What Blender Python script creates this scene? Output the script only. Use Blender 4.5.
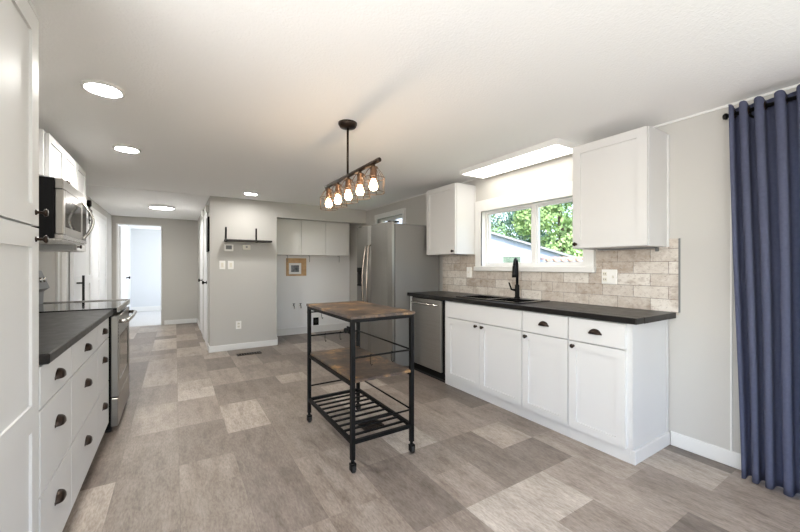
import bpy, bmesh, math, random
from mathutils import Vector, Matrix
PI = math.pi
for o in list(bpy.data.objects): bpy.data.objects.remove(o)
SC = bpy.context.scene
COL = SC.collection
XL0 = -1.05

# ------------------------------------------------------------------ camera, world, sun, window lamps, exposure
cd = bpy.data.cameras.new('camera'); cam = bpy.data.objects.new('camera', cd); COL.objects.link(cam)
cd.sensor_width = 36; cd.lens = 356.5/800*36; cd.clip_start = .02; cd.clip_end = 200
cam.location = (0, 0, 1.232); cam.rotation_euler = (PI/2, 0, -math.atan(225/356.5))
SC.camera = cam
W = bpy.data.worlds.new('sky'); SC.world = W; W.use_nodes = True
nt = W.node_tree; bg = nt.nodes['Background']
sky = nt.nodes.new('ShaderNodeTexSky'); sky.sky_type = 'NISHITA'; sky.sun_disc = False
sky.sun_elevation = math.radians(50); sky.sun_rotation = math.radians(200); sky.air_density = 1.0
nt.links.new(sky.outputs[0], bg.inputs[0]); bg.inputs[1].default_value = .30
sd = bpy.data.lights.new('sun', 'SUN'); sd.energy = 3.5; sd.angle = .02; sd.color = (1, .95, .88)
so = bpy.data.objects.new('sun', sd); COL.objects.link(so); so.rotation_euler = (math.radians(42), 0, math.radians(-62))
def area(name, loc, rot, sx, sy, energy, color):
    l = bpy.data.lights.new(name, 'AREA'); l.shape = 'RECTANGLE'; l.size = sx; l.size_y = sy; l.energy = energy; l.color = color
    o = bpy.data.objects.new(name, l); COL.objects.link(o); o.location = loc; o.rotation_euler = rot; return o
# room-brightening lamps at added, unseen glazed openings; only the bedroom's is inferred daylight
area('fill_rear_window', (.9, -2.24, 1.35), (PI/2+.35, 0, 0), 2.9, 1.4, 8, (1, .99, .98))
area('fill_left_window', (XL0+.05, -.5, 1.35), (PI/2+.85, 0, -PI/2), 2.2, 1.2, 50, (1, .99, .98))
area('fill_patio_door', (2.86, -.75, 1.1), (PI/2+.3, 0, PI/2), 1.5, 1.8, 8, (.97, .985, 1))
area('daylight_bedroom_window', (1.40, 10.5, 1.4), (PI/2, 0, PI/2), 1.6, 1.3, 26, (.95, .975, 1))
SC.view_settings.view_transform = 'Standard'; SC.view_settings.look = 'None'
SC.view_settings.gamma = 1; SC.view_settings.use_curve_mapping = False
SC.view_settings.exposure = 1.24
SC.cycles.use_denoising = True
SC.cycles.max_bounces = 10; SC.cycles.diffuse_bounces = 6
SC.cycles.sample_clamp_indirect = 6

# ------------------------------------------------------------------ materials
def lin(c):
    return tuple(((v/255)/12.92 if v/255 <= .04045 else ((v/255+.055)/1.055)**2.4) for v in c) + (1,)
M = {}
def pm(name, rgb, rough=.5, metal=0, spec=.5, bump=0, bscale=200, var=0, vscale=6, emit=None, es=0, coat=0):
    m = bpy.data.materials.new(name); m.use_nodes = True; n = m.node_tree; b = n.nodes['Principled BSDF']
    b.inputs['Base Color'].default_value = lin(rgb); b.inputs['Roughness'].default_value = rough
    b.inputs['Metallic'].default_value = metal; b.inputs['Specular IOR Level'].default_value = spec
    if coat: b.inputs['Coat Weight'].default_value = coat
    if emit: b.inputs['Emission Color'].default_value = lin(emit); b.inputs['Emission Strength'].default_value = es
    tc = n.nodes.new('ShaderNodeTexCoord')
    if var:
        t = n.nodes.new('ShaderNodeTexNoise'); t.inputs['Scale'].default_value = vscale; t.inputs['Detail'].default_value = 5
        r = n.nodes.new('ShaderNodeValToRGB'); r.color_ramp.elements[0].position = .3; r.color_ramp.elements[1].position = .7
        r.color_ramp.elements[0].color = lin(tuple(max(0, v-var) for v in rgb)); r.color_ramp.elements[1].color = lin(tuple(min(255, v+var) for v in rgb))
        n.links.new(tc.outputs['Object'], t.inputs['Vector']); n.links.new(t.outputs[0], r.inputs[0]); n.links.new(r.outputs[0], b.inputs['Base Color'])
    if bump:
        t = n.nodes.new('ShaderNodeTexNoise'); t.inputs['Scale'].default_value = bscale; t.inputs['Detail'].default_value = 3
        bp = n.nodes.new('ShaderNodeBump'); bp.inputs['Strength'].default_value = bump; bp.inputs['Distance'].default_value = .004
        n.links.new(tc.outputs['Object'], t.inputs['Vector']); n.links.new(t.outputs[0], bp.inputs['Height']); n.links.new(bp.outputs[0], b.inputs['Normal'])
    M[name] = m; return m
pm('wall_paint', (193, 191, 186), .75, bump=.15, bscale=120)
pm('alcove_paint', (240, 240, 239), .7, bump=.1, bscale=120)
pm('ceiling_paint', (245, 245, 244), .9, bump=.5, bscale=90)
pm('bedroom_paint', (212, 215, 218), .8)
pm('carpet', (196, 196, 196), .95, bump=.8, bscale=300, var=8, vscale=40)
pm('white_trim', (226, 226, 224), .4)
pm('cabinet_white', (210, 210, 209), .55)
pm('cabinet_side', (206, 206, 206), .5)
pm('alcove_door', (238, 237, 233), .45)
pm('door_white', (236, 237, 238), .4)
pm('gap_black', (22, 22, 22), .7)
pm('bronze', (52, 42, 36), .35, .8)
pm('bronze_light', (112, 88, 70), .35, .8)
pm('cage_wire', (104, 82, 64), .4, .6)
pm('can_light_soft', (255, 255, 250), .6, emit=(255, 252, 247), es=75)
pm('black_metal', (11, 11, 12), .55, 0, .2)
pm('black_plastic', (8, 8, 9), .5, 0, .12)
pm('black_glass', (10, 10, 11), .06, 0, .6)
pm('oven_glass', (26, 24, 22), .08, 0, .8)
pm('sink_black', (20, 20, 21), .24, bump=.04, bscale=400)
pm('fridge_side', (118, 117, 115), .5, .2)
pm('chrome', (200, 198, 194), .16, 1)
pm('fridge_handle', (158, 148, 140), .2, 1)
pm('handle_steel', (190, 187, 182), .24, 1)
pm('plastic_white', (240, 239, 235), .4)
pm('plastic_ivory', (226, 222, 210), .4)
pm('plastic_grey', (120, 122, 124), .5)
pm('navy_fabric', (106, 111, 136), .85, spec=.2, bump=.25, bscale=700, var=3, vscale=60)
pm('shelf_black', (36, 32, 31), .55)
pm('light_wood', (196, 160, 116), .5, var=14, vscale=14)
pm('mat_white', (238, 238, 236), .7)
pm('photo_print', (88, 92, 96), .4, var=50, vscale=22)
pm('rubber', (28, 28, 28), .7)
pm('diffuser', (255, 255, 252), .6, emit=(255, 250, 240), es=2.6)
pm('can_light', (255, 255, 250), .6, emit=(255, 252, 247), es=150)
pm('hall_light', (255, 255, 250), .6, emit=(255, 252, 246), es=34)
pm('bulb_glow', (255, 230, 190), .3, emit=(255, 220, 178), es=24)
pm('distant_pane', (96, 116, 98), .2, var=22, vscale=6)  # green reflection painted into the pane colour
pm('bark', (92, 78, 64), .9, var=16, vscale=20)
pm('siding', (172, 179, 192), .7)
pm('roof_shingle', (150, 150, 152), .9, var=14, vscale=30)
pm('terracotta', (190, 156, 140), .8, var=16, vscale=20)
pm('lawn', (120, 140, 92), .95, var=18, vscale=8)
for nm, c in (('leaf_bright', (150, 178, 112)), ('leaf_mid', (118, 152, 100)), ('leaf_blue', (104, 138, 116))):
    m = pm(nm, c, .6, spec=.3, var=24, vscale=1.6)
    b = m.node_tree.nodes['Principled BSDF']; b.inputs['Subsurface Weight'].default_value = 0

def glass(name, f):
    m = bpy.data.materials.new(name); m.use_nodes = True; n = m.node_tree; n.nodes.clear()
    o = n.nodes.new('ShaderNodeOutputMaterial'); mx = n.nodes.new('ShaderNodeMixShader'); t = n.nodes.new('ShaderNodeBsdfTransparent'); g = n.nodes.new('ShaderNodeBsdfGlossy')
    g.inputs['Roughness'].default_value = .02; mx.inputs[0].default_value = f
    n.links.new(t.outputs[0], mx.inputs[1]); n.links.new(g.outputs[0], mx.inputs[2]); n.links.new(mx.outputs[0], o.inputs[0]); M[name] = m
glass('window_glass', .05)

class G:
    """small node-graph helper"""
    def __init__(s, name, rough=.5, spec=.5, metal=0):
        m = bpy.data.materials.new(name); m.use_nodes = True; s.m = m; s.n = m.node_tree; s.b = s.n.nodes['Principled BSDF']
        s.b.inputs['Roughness'].default_value = rough; s.b.inputs['Specular IOR Level'].default_value = spec; s.b.inputs['Metallic'].default_value = metal
        tc = s.n.nodes.new('ShaderNodeTexCoord'); s.co = tc.outputs['Object']; M[name] = m
    def put(s, sock, v):
        if hasattr(v, 'is_output'): s.n.links.new(v, sock)
        else: sock.default_value = v
    def sep(s, v):
        x = s.n.nodes.new('ShaderNodeSeparateXYZ'); s.put(x.inputs[0], v); return x.outputs
    def comb(s, x, y, z=0.):
        c = s.n.nodes.new('ShaderNodeCombineXYZ')
        for i, v in enumerate((x, y, z)): s.put(c.inputs[i], v)
        return c.outputs[0]
    def math(s, op, a, b=0., c=0.):
        x = s.n.nodes.new('ShaderNodeMath'); x.operation = op
        for i, v in enumerate((a, b, c)): s.put(x.inputs[i], v)
        return x.outputs[0]
    def noise(s, v, scale, detail=4, rough=.55):
        x = s.n.nodes.new('ShaderNodeTexNoise'); s.put(x.inputs['Vector'], v); x.inputs['Scale'].default_value = scale
        x.inputs['Detail'].default_value = detail; x.inputs['Roughness'].default_value = rough; return x.outputs[0]
    def white(s, v):
        x = s.n.nodes.new('ShaderNodeTexWhiteNoise'); x.noise_dimensions = '3D'; s.put(x.inputs['Vector'], v); return x.outputs['Value']
    def ramp(s, f, stops, const=False):
        x = s.n.nodes.new('ShaderNodeValToRGB'); s.put(x.inputs[0], f); r = x.color_ramp
        if const: r.interpolation = 'CONSTANT'
        while len(r.elements) < len(stops): r.elements.new(.5)
        for e, (p, c) in zip(r.elements, stops): e.position = p; e.color = lin(c)
        return x.outputs[0]
    def mix(s, f, a, b, mode='MIX'):
        x = s.n.nodes.new('ShaderNodeMix'); x.data_type = 'RGBA'; x.blend_type = mode
        s.put(x.inputs[0], f); s.put(x.inputs[6], a); s.put(x.inputs[7], b); return x.outputs[2]
    def bump(s, h, st=.3, d=.003):
        x = s.n.nodes.new('ShaderNodeBump'); x.inputs['Strength'].default_value = st; x.inputs['Distance'].default_value = d
        s.put(x.inputs['Height'], h); s.put(s.b.inputs['Normal'], x.outputs[0])

# vinyl tile floor : 0.307 m columns, single and double length tiles
g = G('vinyl_floor', .42, .45); X, Y, Z_ = g.sep(g.co)
xs = g.math('DIVIDE', g.math('SUBTRACT', X, .022), .3075); col = g.math('FLOOR', xs)
r0 = g.white(g.comb(col, 3.3, 1.7)); off = g.math('FLOOR', g.math('MULTIPLY', r0, 2.0))
ys = g.math('DIVIDE', g.math('SUBTRACT', Y, 3.1995), .3075)
half = g.math('FLOOR', ys); pair = g.math('FLOOR', g.math('DIVIDE', g.math('ADD', half, off), 2.0))
splitr = g.white(g.comb(col, pair, 9.1)); issplit = g.math('GREATER_THAN', splitr, .82)
sub = g.math('MULTIPLY', issplit, half)
tid = g.comb(col, pair, g.math('ADD', sub, 20.5))
tone = g.white(tid)
base = g.ramp(tone, [(0, (136, 126, 118)), (.25, (148, 137, 128)), (.5, (160, 149, 139)), (.72, (173, 161, 151)), (.86, (192, 181, 170)), (1, (204, 195, 185))])
rot = g.math('MULTIPLY', tone, 50.0)
gr = g.noise(g.comb(g.math('MULTIPLY', X, 9.0), g.math('MULTIPLY', Y, 2.2), rot), 1.6, 8, .68)
base = g.mix(1., base, g.ramp(gr, [(.28, (182, 176, 171)), (.48, (230, 228, 226)), (.70, (255, 255, 255))]), 'MULTIPLY')
fine = g.noise(g.comb(g.math('MULTIPLY', X, 60.0), g.math('MULTIPLY', Y, 14.0), rot), 2.0, 4, .7)
base = g.mix(1., base, g.ramp(fine, [(.3, (208, 204, 201)), (.62, (255, 255, 255))]), 'MULTIPLY')
fx = g.math('ABSOLUTE', g.math('SUBTRACT', g.math('FRACT', xs), .5)); sx = g.math('GREATER_THAN', fx, .4955)
fin = g.mix(g.math('MULTIPLY', sx, .3), base, lin((84, 76, 70)))
g.put(g.b.inputs['Base Color'], fin); g.bump(gr, .08, .002)
g.put(g.b.inputs['Roughness'], g.math('MULTIPLY_ADD', gr, .25, .30))

# brick-look stone tile
g = G('stone_tile', .6, .35); X, Y, Z_ = g.sep(g.co)
br = g.n.nodes.new('ShaderNodeTexBrick'); g.put(br.inputs['Vector'], g.comb(g.math('ADD', Y, .03), g.math('SUBTRACT', Z_, .914), 0.))
br.inputs['Scale'].default_value = 1; br.inputs['Brick Width'].default_value = .225; br.inputs['Row Height'].default_value = .0875
br.inputs['Mortar Size'].default_value = .0026; br.inputs['Mortar Smooth'].default_value = .3; br.inputs['Bias'].default_value = 0
br.inputs['Color1'].default_value = lin((218, 212, 203)); br.inputs['Color2'].default_value = lin((172, 157, 142)); br.inputs['Mortar'].default_value = lin((128, 118, 109))
v = g.comb(0., g.math('MULTIPLY', Y, 1.0), g.math('MULTIPLY', Z_, 1.5))
n1 = g.noise(v, 14, 8, .8); n2 = g.noise(v, 30, 8, .85); n3 = g.noise(v, 5.5, 3, .6)
c = g.mix(g.ramp(n1, [(.40, (0, 0, 0)), (.64, (170, 170, 170))]), br.outputs['Color'], lin((232, 230, 225)))
c = g.mix(g.ramp(n2, [(.525, (0, 0, 0)), (.62, (205, 205, 205))]), c, lin((128, 110, 97)))
c = g.mix(g.ramp(n3, [(.54, (0, 0, 0)), (.68, (190, 190, 190))]), c, lin((146, 128, 112)))
g.put(g.b.inputs['Base Color'], c); g.bump(g.math('SUBTRACT', n2, g.math('MULTIPLY', br.outputs['Fac'], 1.2)), .35, .003)

# black stone laminate
g = G('black_laminate', .34, .35)
n1 = g.noise(g.co, 160, 3, .7); n2 = g.noise(g.co, 18, 5, .6)
c = g.ramp(n2, [(.3, (12, 11, 11)), (.7, (28, 26, 25))]); c = g.mix(g.ramp(n1, [(.64, (0, 0, 0)), (.72, (90, 90, 90))]), c, lin((110, 103, 98)))
g.put(g.b.inputs['Base Color'], c); g.put(g.b.inputs['Roughness'], g.math('MULTIPLY_ADD', n2, .2, .24))

# rustic board of the cart
g = G('rustic_board', .36, .5); X, Y, Z_ = g.sep(g.co)
n1 = g.noise(g.co, 5, 6, .7); n2 = g.noise(g.comb(g.math('MULTIPLY', X, 30.), g.math('MULTIPLY', Y, 4.), 0.), 1.6, 5, .6)
c = g.ramp(n1, [(.34, (44, 37, 35)), (.47, (88, 74, 66)), (.55, (124, 102, 80)), (.64, (196, 156, 104))])
c = g.mix(.5, c, g.ramp(n2, [(.3, (60, 54, 50)), (.7, (170, 160, 150))]), 'OVERLAY'); g.put(g.b.inputs['Base Color'], c)

def steel(name, rgb, axis, rough=.3):
    g = G(name, rough, .5, .92); X, Y, Z_ = g.sep(g.co)
    k = {'h': (60., 2., 900.), 'y': (900., 2., 900.), 'v': (900., 900., 2.)}[axis]
    n = g.noise(g.comb(g.math('MULTIPLY', X, k[0]), g.math('MULTIPLY', Y, k[1]), g.math('MULTIPLY', Z_, k[2])), 1, 2, .6)
    g.put(g.b.inputs['Base Color'], g.ramp(n, [(.3, tuple(v-8 for v in rgb)), (.7, tuple(v+8 for v in rgb))]))
    g.put(g.b.inputs['Roughness'], g.math('MULTIPLY_ADD', n, .12, rough-.06)); return M[name]
steel('stainless', (158, 155, 150), 'y', .32)
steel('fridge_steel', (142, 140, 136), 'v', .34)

# ------------------------------------------------------------------ geometry helpers
class MB:
    def __init__(s): s.bm = bmesh.new()
    def box(s, x0, x1, y0, y1, z0, z1, bev=0, seg=1):
        vs = [s.bm.verts.new((x, y, z)) for x in sorted((x0, x1)) for y in sorted((y0, y1)) for z in sorted((z0, z1))]
        F = [(0, 1, 3, 2), (4, 6, 7, 5), (0, 4, 5, 1), (2, 3, 7, 6), (0, 2, 6, 4), (1, 5, 7, 3)]
        fs = [s.bm.faces.new([vs[i] for i in f]) for f in F]
        if bev:
            es = set(e for f in fs for e in f.edges)
            bmesh.ops.bevel(s.bm, geom=list(es), offset=bev, segments=seg, affect='EDGES', profile=.5)
        return s
    def prism(s, pts, axis, a, b):
        """polygon pts (2-D) extruded along axis from a to b"""
        def P(p, t): return {'x': (t, p[0], p[1]), 'y': (p[0], t, p[1]), 'z': (p[0], p[1], t)}[axis]
        A = [s.bm.verts.new(P(p, a)) for p in pts]; B = [s.bm.verts.new(P(p, b)) for p in pts]
        n = len(pts); s.bm.faces.new(A); s.bm.faces.new(B[::-1])
        for i in range(n): s.bm.faces.new((A[i], B[i], B[(i+1) % n], A[(i+1) % n]))
        return s
    def tube(s, pts, r, n=8, closed=False, smooth=True):
        pts = [Vector(p) for p in pts]; L = len(pts); rings = []
        rad = r if isinstance(r, (list, tuple)) else [r]*L
        up = None
        for i, p in enumerate(pts):
            if closed: d = pts[(i+1) % L]-pts[i-1]
            else: d = pts[min(i+1, L-1)]-pts[max(i-1, 0)]
            d.normalize()
            if up is not None: up = pd.rotation_difference(d) @ up
            pd = d.copy()
            if up is None: up = d.orthogonal().normalized()
            else:
                up = up-d*up.dot(d)
                if up.length < 1e-5: up = d.orthogonal()
                up.normalize()
            q = d.cross(up)
            rings.append([s.bm.verts.new(p+(up*math.cos(2*PI*k/n)+q*math.sin(2*PI*k/n))*rad[i]) for k in range(n)])
        for i in range(L if closed else L-1):
            a, b = rings[i], rings[(i+1) % L]
            for k in range(n):
                f = s.bm.faces.new((a[k], a[(k+1) % n], b[(k+1) % n], b[k])); f.smooth = smooth
        if not closed: s.bm.faces.new(rings[0][::-1]); s.bm.faces.new(rings[-1])
        return s
    def bar(s, a, b, w, h=None):
        """square-section bar from a to b along one world axis"""
        h = h or w; a, b = Vector(a), Vector(b); d = b-a; k = max(range(3), key=lambda i: abs(d[i]))
        lo = [min(a[i], b[i])-(0 if i == k else (w/2 if i != 2 else h/2)) for i in range(3)]
        hi = [max(a[i], b[i])+(0 if i == k else (w/2 if i != 2 else h/2)) for i in range(3)]
        return s.box(lo[0], hi[0], lo[1], hi[1], lo[2], hi[2])
    def lathe(s, c, prof, axis='z', n=24):
        """profile [(r, t)] turned about the axis through c"""
        c = Vector(c); A = {'x': Vector((1, 0, 0)), 'y': Vector((0, 1, 0)), 'z': Vector((0, 0, 1)), '-x': Vector((-1, 0, 0)), '-y': Vector((0, -1, 0)), '-z': Vector((0, 0, -1))}[axis]
        u = A.orthogonal().normalized(); v = A.cross(u); rings = []
        for r, t in prof:
            if r < 1e-6: rings.append([s.bm.verts.new(c+A*t)])
            else: rings.append([s.bm.verts.new(c+A*t+(u*math.cos(2*PI*k/n)+v*math.sin(2*PI*k/n))*r) for k in range(n)])
        for a, b in zip(rings, rings[1:]):
            for k in range(n):
                q = [a[k % len(a)], a[(k+1) % len(a)], b[(k+1) % len(b)], b[k % len(b)]]
                q = list(dict.fromkeys(q))
                if len(q) > 2: f = s.bm.faces.new(q); f.smooth = True
        if len(rings[0]) > 1: s.bm.faces.new(rings[0][::-1])
        if len(rings[-1]) > 1: s.bm.faces.new(rings[-1])
        return s
    def grid(s, fn, nu, nv, smooth=True):
        V = [[s.bm.verts.new(fn(i/nu, j/nv)) for j in range(nv+1)] for i in range(nu+1)]
        for i in range(nu):
            for j in range(nv):
                f = s.bm.faces.new((V[i][j], V[i+1][j], V[i+1][j+1], V[i][j+1])); f.smooth = smooth
        return s
ORG = {}
def finish(name, mb, mat, parent=None):
    me = bpy.data.meshes.new(name); bm = mb.bm
    bmesh.ops.recalc_face_normals(bm, faces=bm.faces[:])
    o = bpy.data.objects.new(name, me)
    org = ORG[parent.name] if parent else Vector((0, 0, 0))
    if org.length: bmesh.ops.translate(bm, verts=bm.verts[:], vec=-org)
    bm.to_mesh(me); bm.free(); me.materials.append(M[mat]); COL.objects.link(o)
    if parent: o.parent = parent
    ORG[o.name] = org.copy(); return o
def thing(name, label, cat, loc=(0, 0, 0), group=None):
    o = bpy.data.objects.new(name, None); COL.objects.link(o); o.location = loc; o.empty_display_size = .05
    ORG[o.name] = Vector(loc); o['label'] = label; o['category'] = cat
    if group: o['group'] = group
    return o
def single(name, label, cat, mb, mat, group=None):
    o = finish(name, mb, mat); o['label'] = label; o['category'] = cat
    vs = [v.co for v in o.data.vertices]
    c = Vector(((min(v.x for v in vs)+max(v.x for v in vs))/2, (min(v.y for v in vs)+max(v.y for v in vs))/2, min(v.z for v in vs)))
    o.data.transform(Matrix.Translation(-c)); o.location = c; ORG[o.name] = c
    if group: o['group'] = group
    return o
def struct(name, mb, mat, parent=None):
    o = finish(name, mb, mat, parent)
    if parent is None: o['kind'] = 'structure'
    return o
def sroot(name, loc=(0, 0, 0)):
    o = bpy.data.objects.new(name, None); COL.objects.link(o); o.location = loc; ORG[o.name] = Vector(loc); o['kind'] = 'structure'; return o
def copy_tree(o, parent=None):
    c = o.copy(); COL.objects.link(c); ORG[c.name] = ORG[o.name]
    if parent: c.parent = parent; c.matrix_parent_inverse = o.matrix_parent_inverse
    for ch in list(o.children): copy_tree(ch, c)
    return c
def B(*a, **k): return MB().box(*a, **k)

CZ = 2.23          # ceiling height
XR, XL = 2.90, -1.05
# ------------------------------------------------------------------ structure
struct('floor', B(XL-.1, XR+.15, -2.4, 9.0, -.06, 0), 'vinyl_floor')
struct('floor_bedroom', B(-1.1, 1.55, 9.0, 12.0, -.06, .002), 'carpet')
struct('ceiling', B(XL-.1, XR+.15, -2.4, 5.73, CZ, CZ+.1), 'ceiling_paint')
struct('ceiling_hall', B(XL-.1, .43, 5.73, 9.1, CZ-.004, CZ+.1), 'ceiling_paint')
struct('ceiling_alcove', B(1.343, XR+.15, 5.73, 6.6, CZ, CZ+.1), 'ceiling_paint')
struct('ceiling_bedroom', B(-1.1, 1.55, 9.1, 12.0, CZ, CZ+.1), 'ceiling_paint')
SW = (1.70, 2.885, 1.228, 1.845)     # sink window opening y0 y1 z0 z1
FW = (4.50, 5.30, 1.20, 2.02)        # window behind the refrigerator
PD = (-1.55, .56, 0, 2.03)           # opening of the added patio door
w = MB(); x0, x1 = XR, XR+.15
w.box(x0, x1, -2.4, PD[0], 0, CZ); w.box(x0, x1, PD[0], PD[1], PD[3], CZ); w.box(x0, x1, PD[1], SW[0], 0, CZ)
w.box(x0, x1, SW[0], SW[1], 0, SW[2]); w.box(x0, x1, SW[0], SW[1], SW[3], CZ); w.box(x0, x1, SW[1], FW[0], 0, CZ)
w.box(x0, x1, FW[0], FW[1], 0, FW[2]); w.box(x0, x1, FW[0], FW[1], FW[3], CZ); w.box(x0, x1, FW[1], 6.55, 0, CZ)
struct('wall_right', w, 'wall_paint')
w = MB(); w.box(XL-.1, XL, -2.4, -1.65, 0, CZ); w.box(XL-.1, XL, .65, 9.1, 0, CZ); w.box(XL-.1, XL, -1.65, .65, 0, .6); w.box(XL-.1, XL, -1.65, .65, 2.1, CZ)
struct('wall_left', w, 'wall_paint')

w = MB(); w.box(XL, XR, -2.4, -2.3, 0, .6); w.box(XL, XR, -2.4, -2.3, 2.1, CZ); w.box(XL, -.6, -2.4, -2.3, .6, 2.1); w.box(2.4, XR, -2.4, -2.3, .6, 2.1)
struct('wall_rear', w, 'wall_paint')
struct('wall_partition', B(.419, 1.343, 5.73, 9.1, 0, CZ), 'wall_paint')
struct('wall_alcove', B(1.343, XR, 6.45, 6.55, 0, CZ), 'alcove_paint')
struct('wall_alcove_header', B(1.343, XR, 5.73, 5.86, 1.992, CZ), 'wall_paint')
w = MB(); w.box(XL, -.965, 8.95, 9.05, 0, CZ-.004); w.box(-.965, -.237, 8.95, 9.05, 2.07, CZ-.004); w.box(-.237, .419, 8.95, 9.05, 0, CZ-.004)
struct('wall_far', w, 'wall_paint')
struct('wall_bedroom_left', B(-1.1, -1.0, 9.05, 12, 0, CZ), 'bedroom_paint')
struct('wall_bedroom_far', B(-1.0, 1.45, 11.9, 12, 0, CZ), 'bedroom_paint')
w = MB(); w.box(1.45, 1.55, 9.05, 9.6, 0, CZ); w.box(1.45, 1.55, 11.4, 12, 0, CZ); w.box(1.45, 1.55, 9.6, 11.4, 0, .7); w.box(1.45, 1.55, 9.6, 11.4, 2.1, CZ)
struct('wall_bedroom_right', w, 'bedroom_paint')
struct('wall_bedroom_near', B(.419, 1.45, 9.05, 9.1, 0, CZ), 'bedroom_paint')

# windows
def slider_window(name, y0, y1, z0, z1, xo, mull):
    r = sroot(name, (XR, (y0+y1)/2, z0))
    m = MB(); t = .026; xa, xb = xo, xo+.06
    m.box(xa, xb, y0, y0+t, z0, z1); m.box(xa, xb, y1-t, y1, z0, z1); m.box(xa, xb, y0+t, y1-t, z0, z0+t); m.box(xa, xb, y0+t, y1-t, z1-t, z1)
    m.box(xa+.004, xb-.004, mull-.025, mull+.025, z0+t, z1-t)
    for a, b in ((y0+t, mull-.025), (mull+.025, y1-t)):     # sash rails
        k = .014; q = (xa+.018, xb-.01)
        m.box(*q, a, a+k, z0+t, z1-t); m.box(*q, b-k, b, z0+t, z1-t); m.box(*q, a+k, b-k, z0+t, z0+t+k); m.box(*q, a+k, b-k, z1-t-k, z1-t)
    struct('window_frame', m, 'white_trim', r)
    for a, b in ((y0+t+.014, mull-.039), (mull+.039, y1-t-.014)):
        struct('pane', B(xa+.03, xa+.034, a, b, z0+t+.014, z1-t-.014), 'window_glass', r)
    return r
w1 = slider_window('window_1', *SW, XR+.055, 2.245)
m = MB(); m.box(XR-.016, XR, SW[1]-.007, SW[1]+.085, SW[2], SW[3]); m.box(XR-.016, XR, SW[0]-.085, SW[0]+.007, SW[2], SW[3])
m.box(XR-.018, XR, SW[0]-.085, SW[1]+.085, SW[3]-.007, SW[3]+.115)
m.box(XR-.04, XR, SW[0]-.10, SW[1]+.09, SW[2]-.05, SW[2]-.001, bev=.004)
m.box(XR-.014, XR+.06, SW[1]-.007, SW[1]+.002, SW[2]-.002, SW[3]-.001); m.box(XR-.014, XR+.06, SW[0]-.002, SW[0]+.007, SW[2]-.002, SW[3]-.001)
m.box(XR-.014, XR+.06, SW[0]+.007, SW[1]-.007, SW[3]-.007, SW[3]+.002); m.box(XR-.014, XR+.06, SW[0]+.007, SW[1]-.007, SW[2]-.002, SW[2]+.005)
struct('window_casing', m, 'white_trim', w1)
w2 = slider_window('window_2', *FW, XR+.055, 4.9)
m = MB(); m.box(XR-.02, XR+.03, FW[0]-.07, FW[0], FW[2], FW[3]); m.box(XR-.02, XR+.03, FW[1], FW[1]+.07, FW[2], FW[3]); m.box(XR-.026, XR+.03, FW[0]-.07, FW[1]+.07, FW[3], FW[3]+.075)
struct('window_casing', m, 'white_trim', w2)
r = sroot('added_door_1', (XR, -.4, 0)); m = MB(); xa, xb = XR+.05, XR+.11  # glazed patio door behind the curtain, added to brighten the room
for a, b in ((PD[0], PD[0]+.06), (PD[1]-.06, PD[1]), (-.46, -.38)): m.box(xa, xb, a, b, 0, PD[3])
m.box(xa, xb, PD[0], PD[1], 0, .07); m.box(xa, xb, PD[0], PD[1], PD[3]-.06, PD[3])
struct('door_frame', m, 'white_trim', r)
for a, b in ((PD[0]+.06, -.46), (-.38, PD[1]-.06)): struct('pane', B(xa+.02, xa+.026, a, b, .07, PD[3]-.06), 'window_glass', r)
m = MB(); m.box(XR-.015, XR+.05, PD[1], PD[1]+.06, 0, PD[3]+.07); m.box(XR-.015, XR+.05, PD[0]-.07, PD[0], 0, PD[3]+.07); m.box(XR-.015, XR+.05, PD[0], PD[1], PD[3], PD[3]+.07)
struct('door_casing', m, 'white_trim', r)
r = sroot('added_window_3', (.9, -2.3, .6)); m = MB()  # unseen rear window, added to let light into the room
for a, b in ((-.6, -.54), (2.34, 2.4), (.87, .93)): m.box(a, b, -2.38, -2.32, .6, 2.1)
m.box(-.6, 2.4, -2.38, -2.32, .6, .66); m.box(-.6, 2.4, -2.38, -2.32, 2.04, 2.1); struct('window_frame', m, 'white_trim', r)
for a, b in ((-.54, .87), (.93, 2.34)): struct('pane', B(a, b, -2.352, -2.347, .66, 2.04), 'window_glass', r)
r = sroot('added_window_5', (XL-.05, -.5, .6)); m = MB()  # unseen left window, added so its lamp lights the right cabinets
for a, b in ((-1.65, -1.59), (.59, .65), (-.53, -.47)): m.box(XL-.08, XL-.03, a, b, .6, 2.1)
m.box(XL-.08, XL-.03, -1.65, .65, .6, .66); m.box(XL-.08, XL-.03, -1.65, .65, 2.04, 2.1); struct('window_frame', m, 'white_trim', r)
for a, b in ((-1.59, -.53), (-.47, .59)): struct('pane', B(XL-.056, XL-.051, a, b, .66, 2.04), 'window_glass', r)
r = sroot('window_4', (1.5, 10.5, .7)); m = MB()
m.box(1.48, 1.53, 9.6, 9.66, .7, 2.1); m.box(1.48, 1.53, 11.34, 11.4, .7, 2.1); m.box(1.48, 1.53, 9.66, 11.34, .7, .76); m.box(1.48, 1.53, 9.66, 11.34, 2.04, 2.1)
struct('window_frame', m, 'white_trim', r); struct('pane', B(1.50, 1.505, 9.66, 11.34, .76, 2.04), 'window_glass', r)

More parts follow.
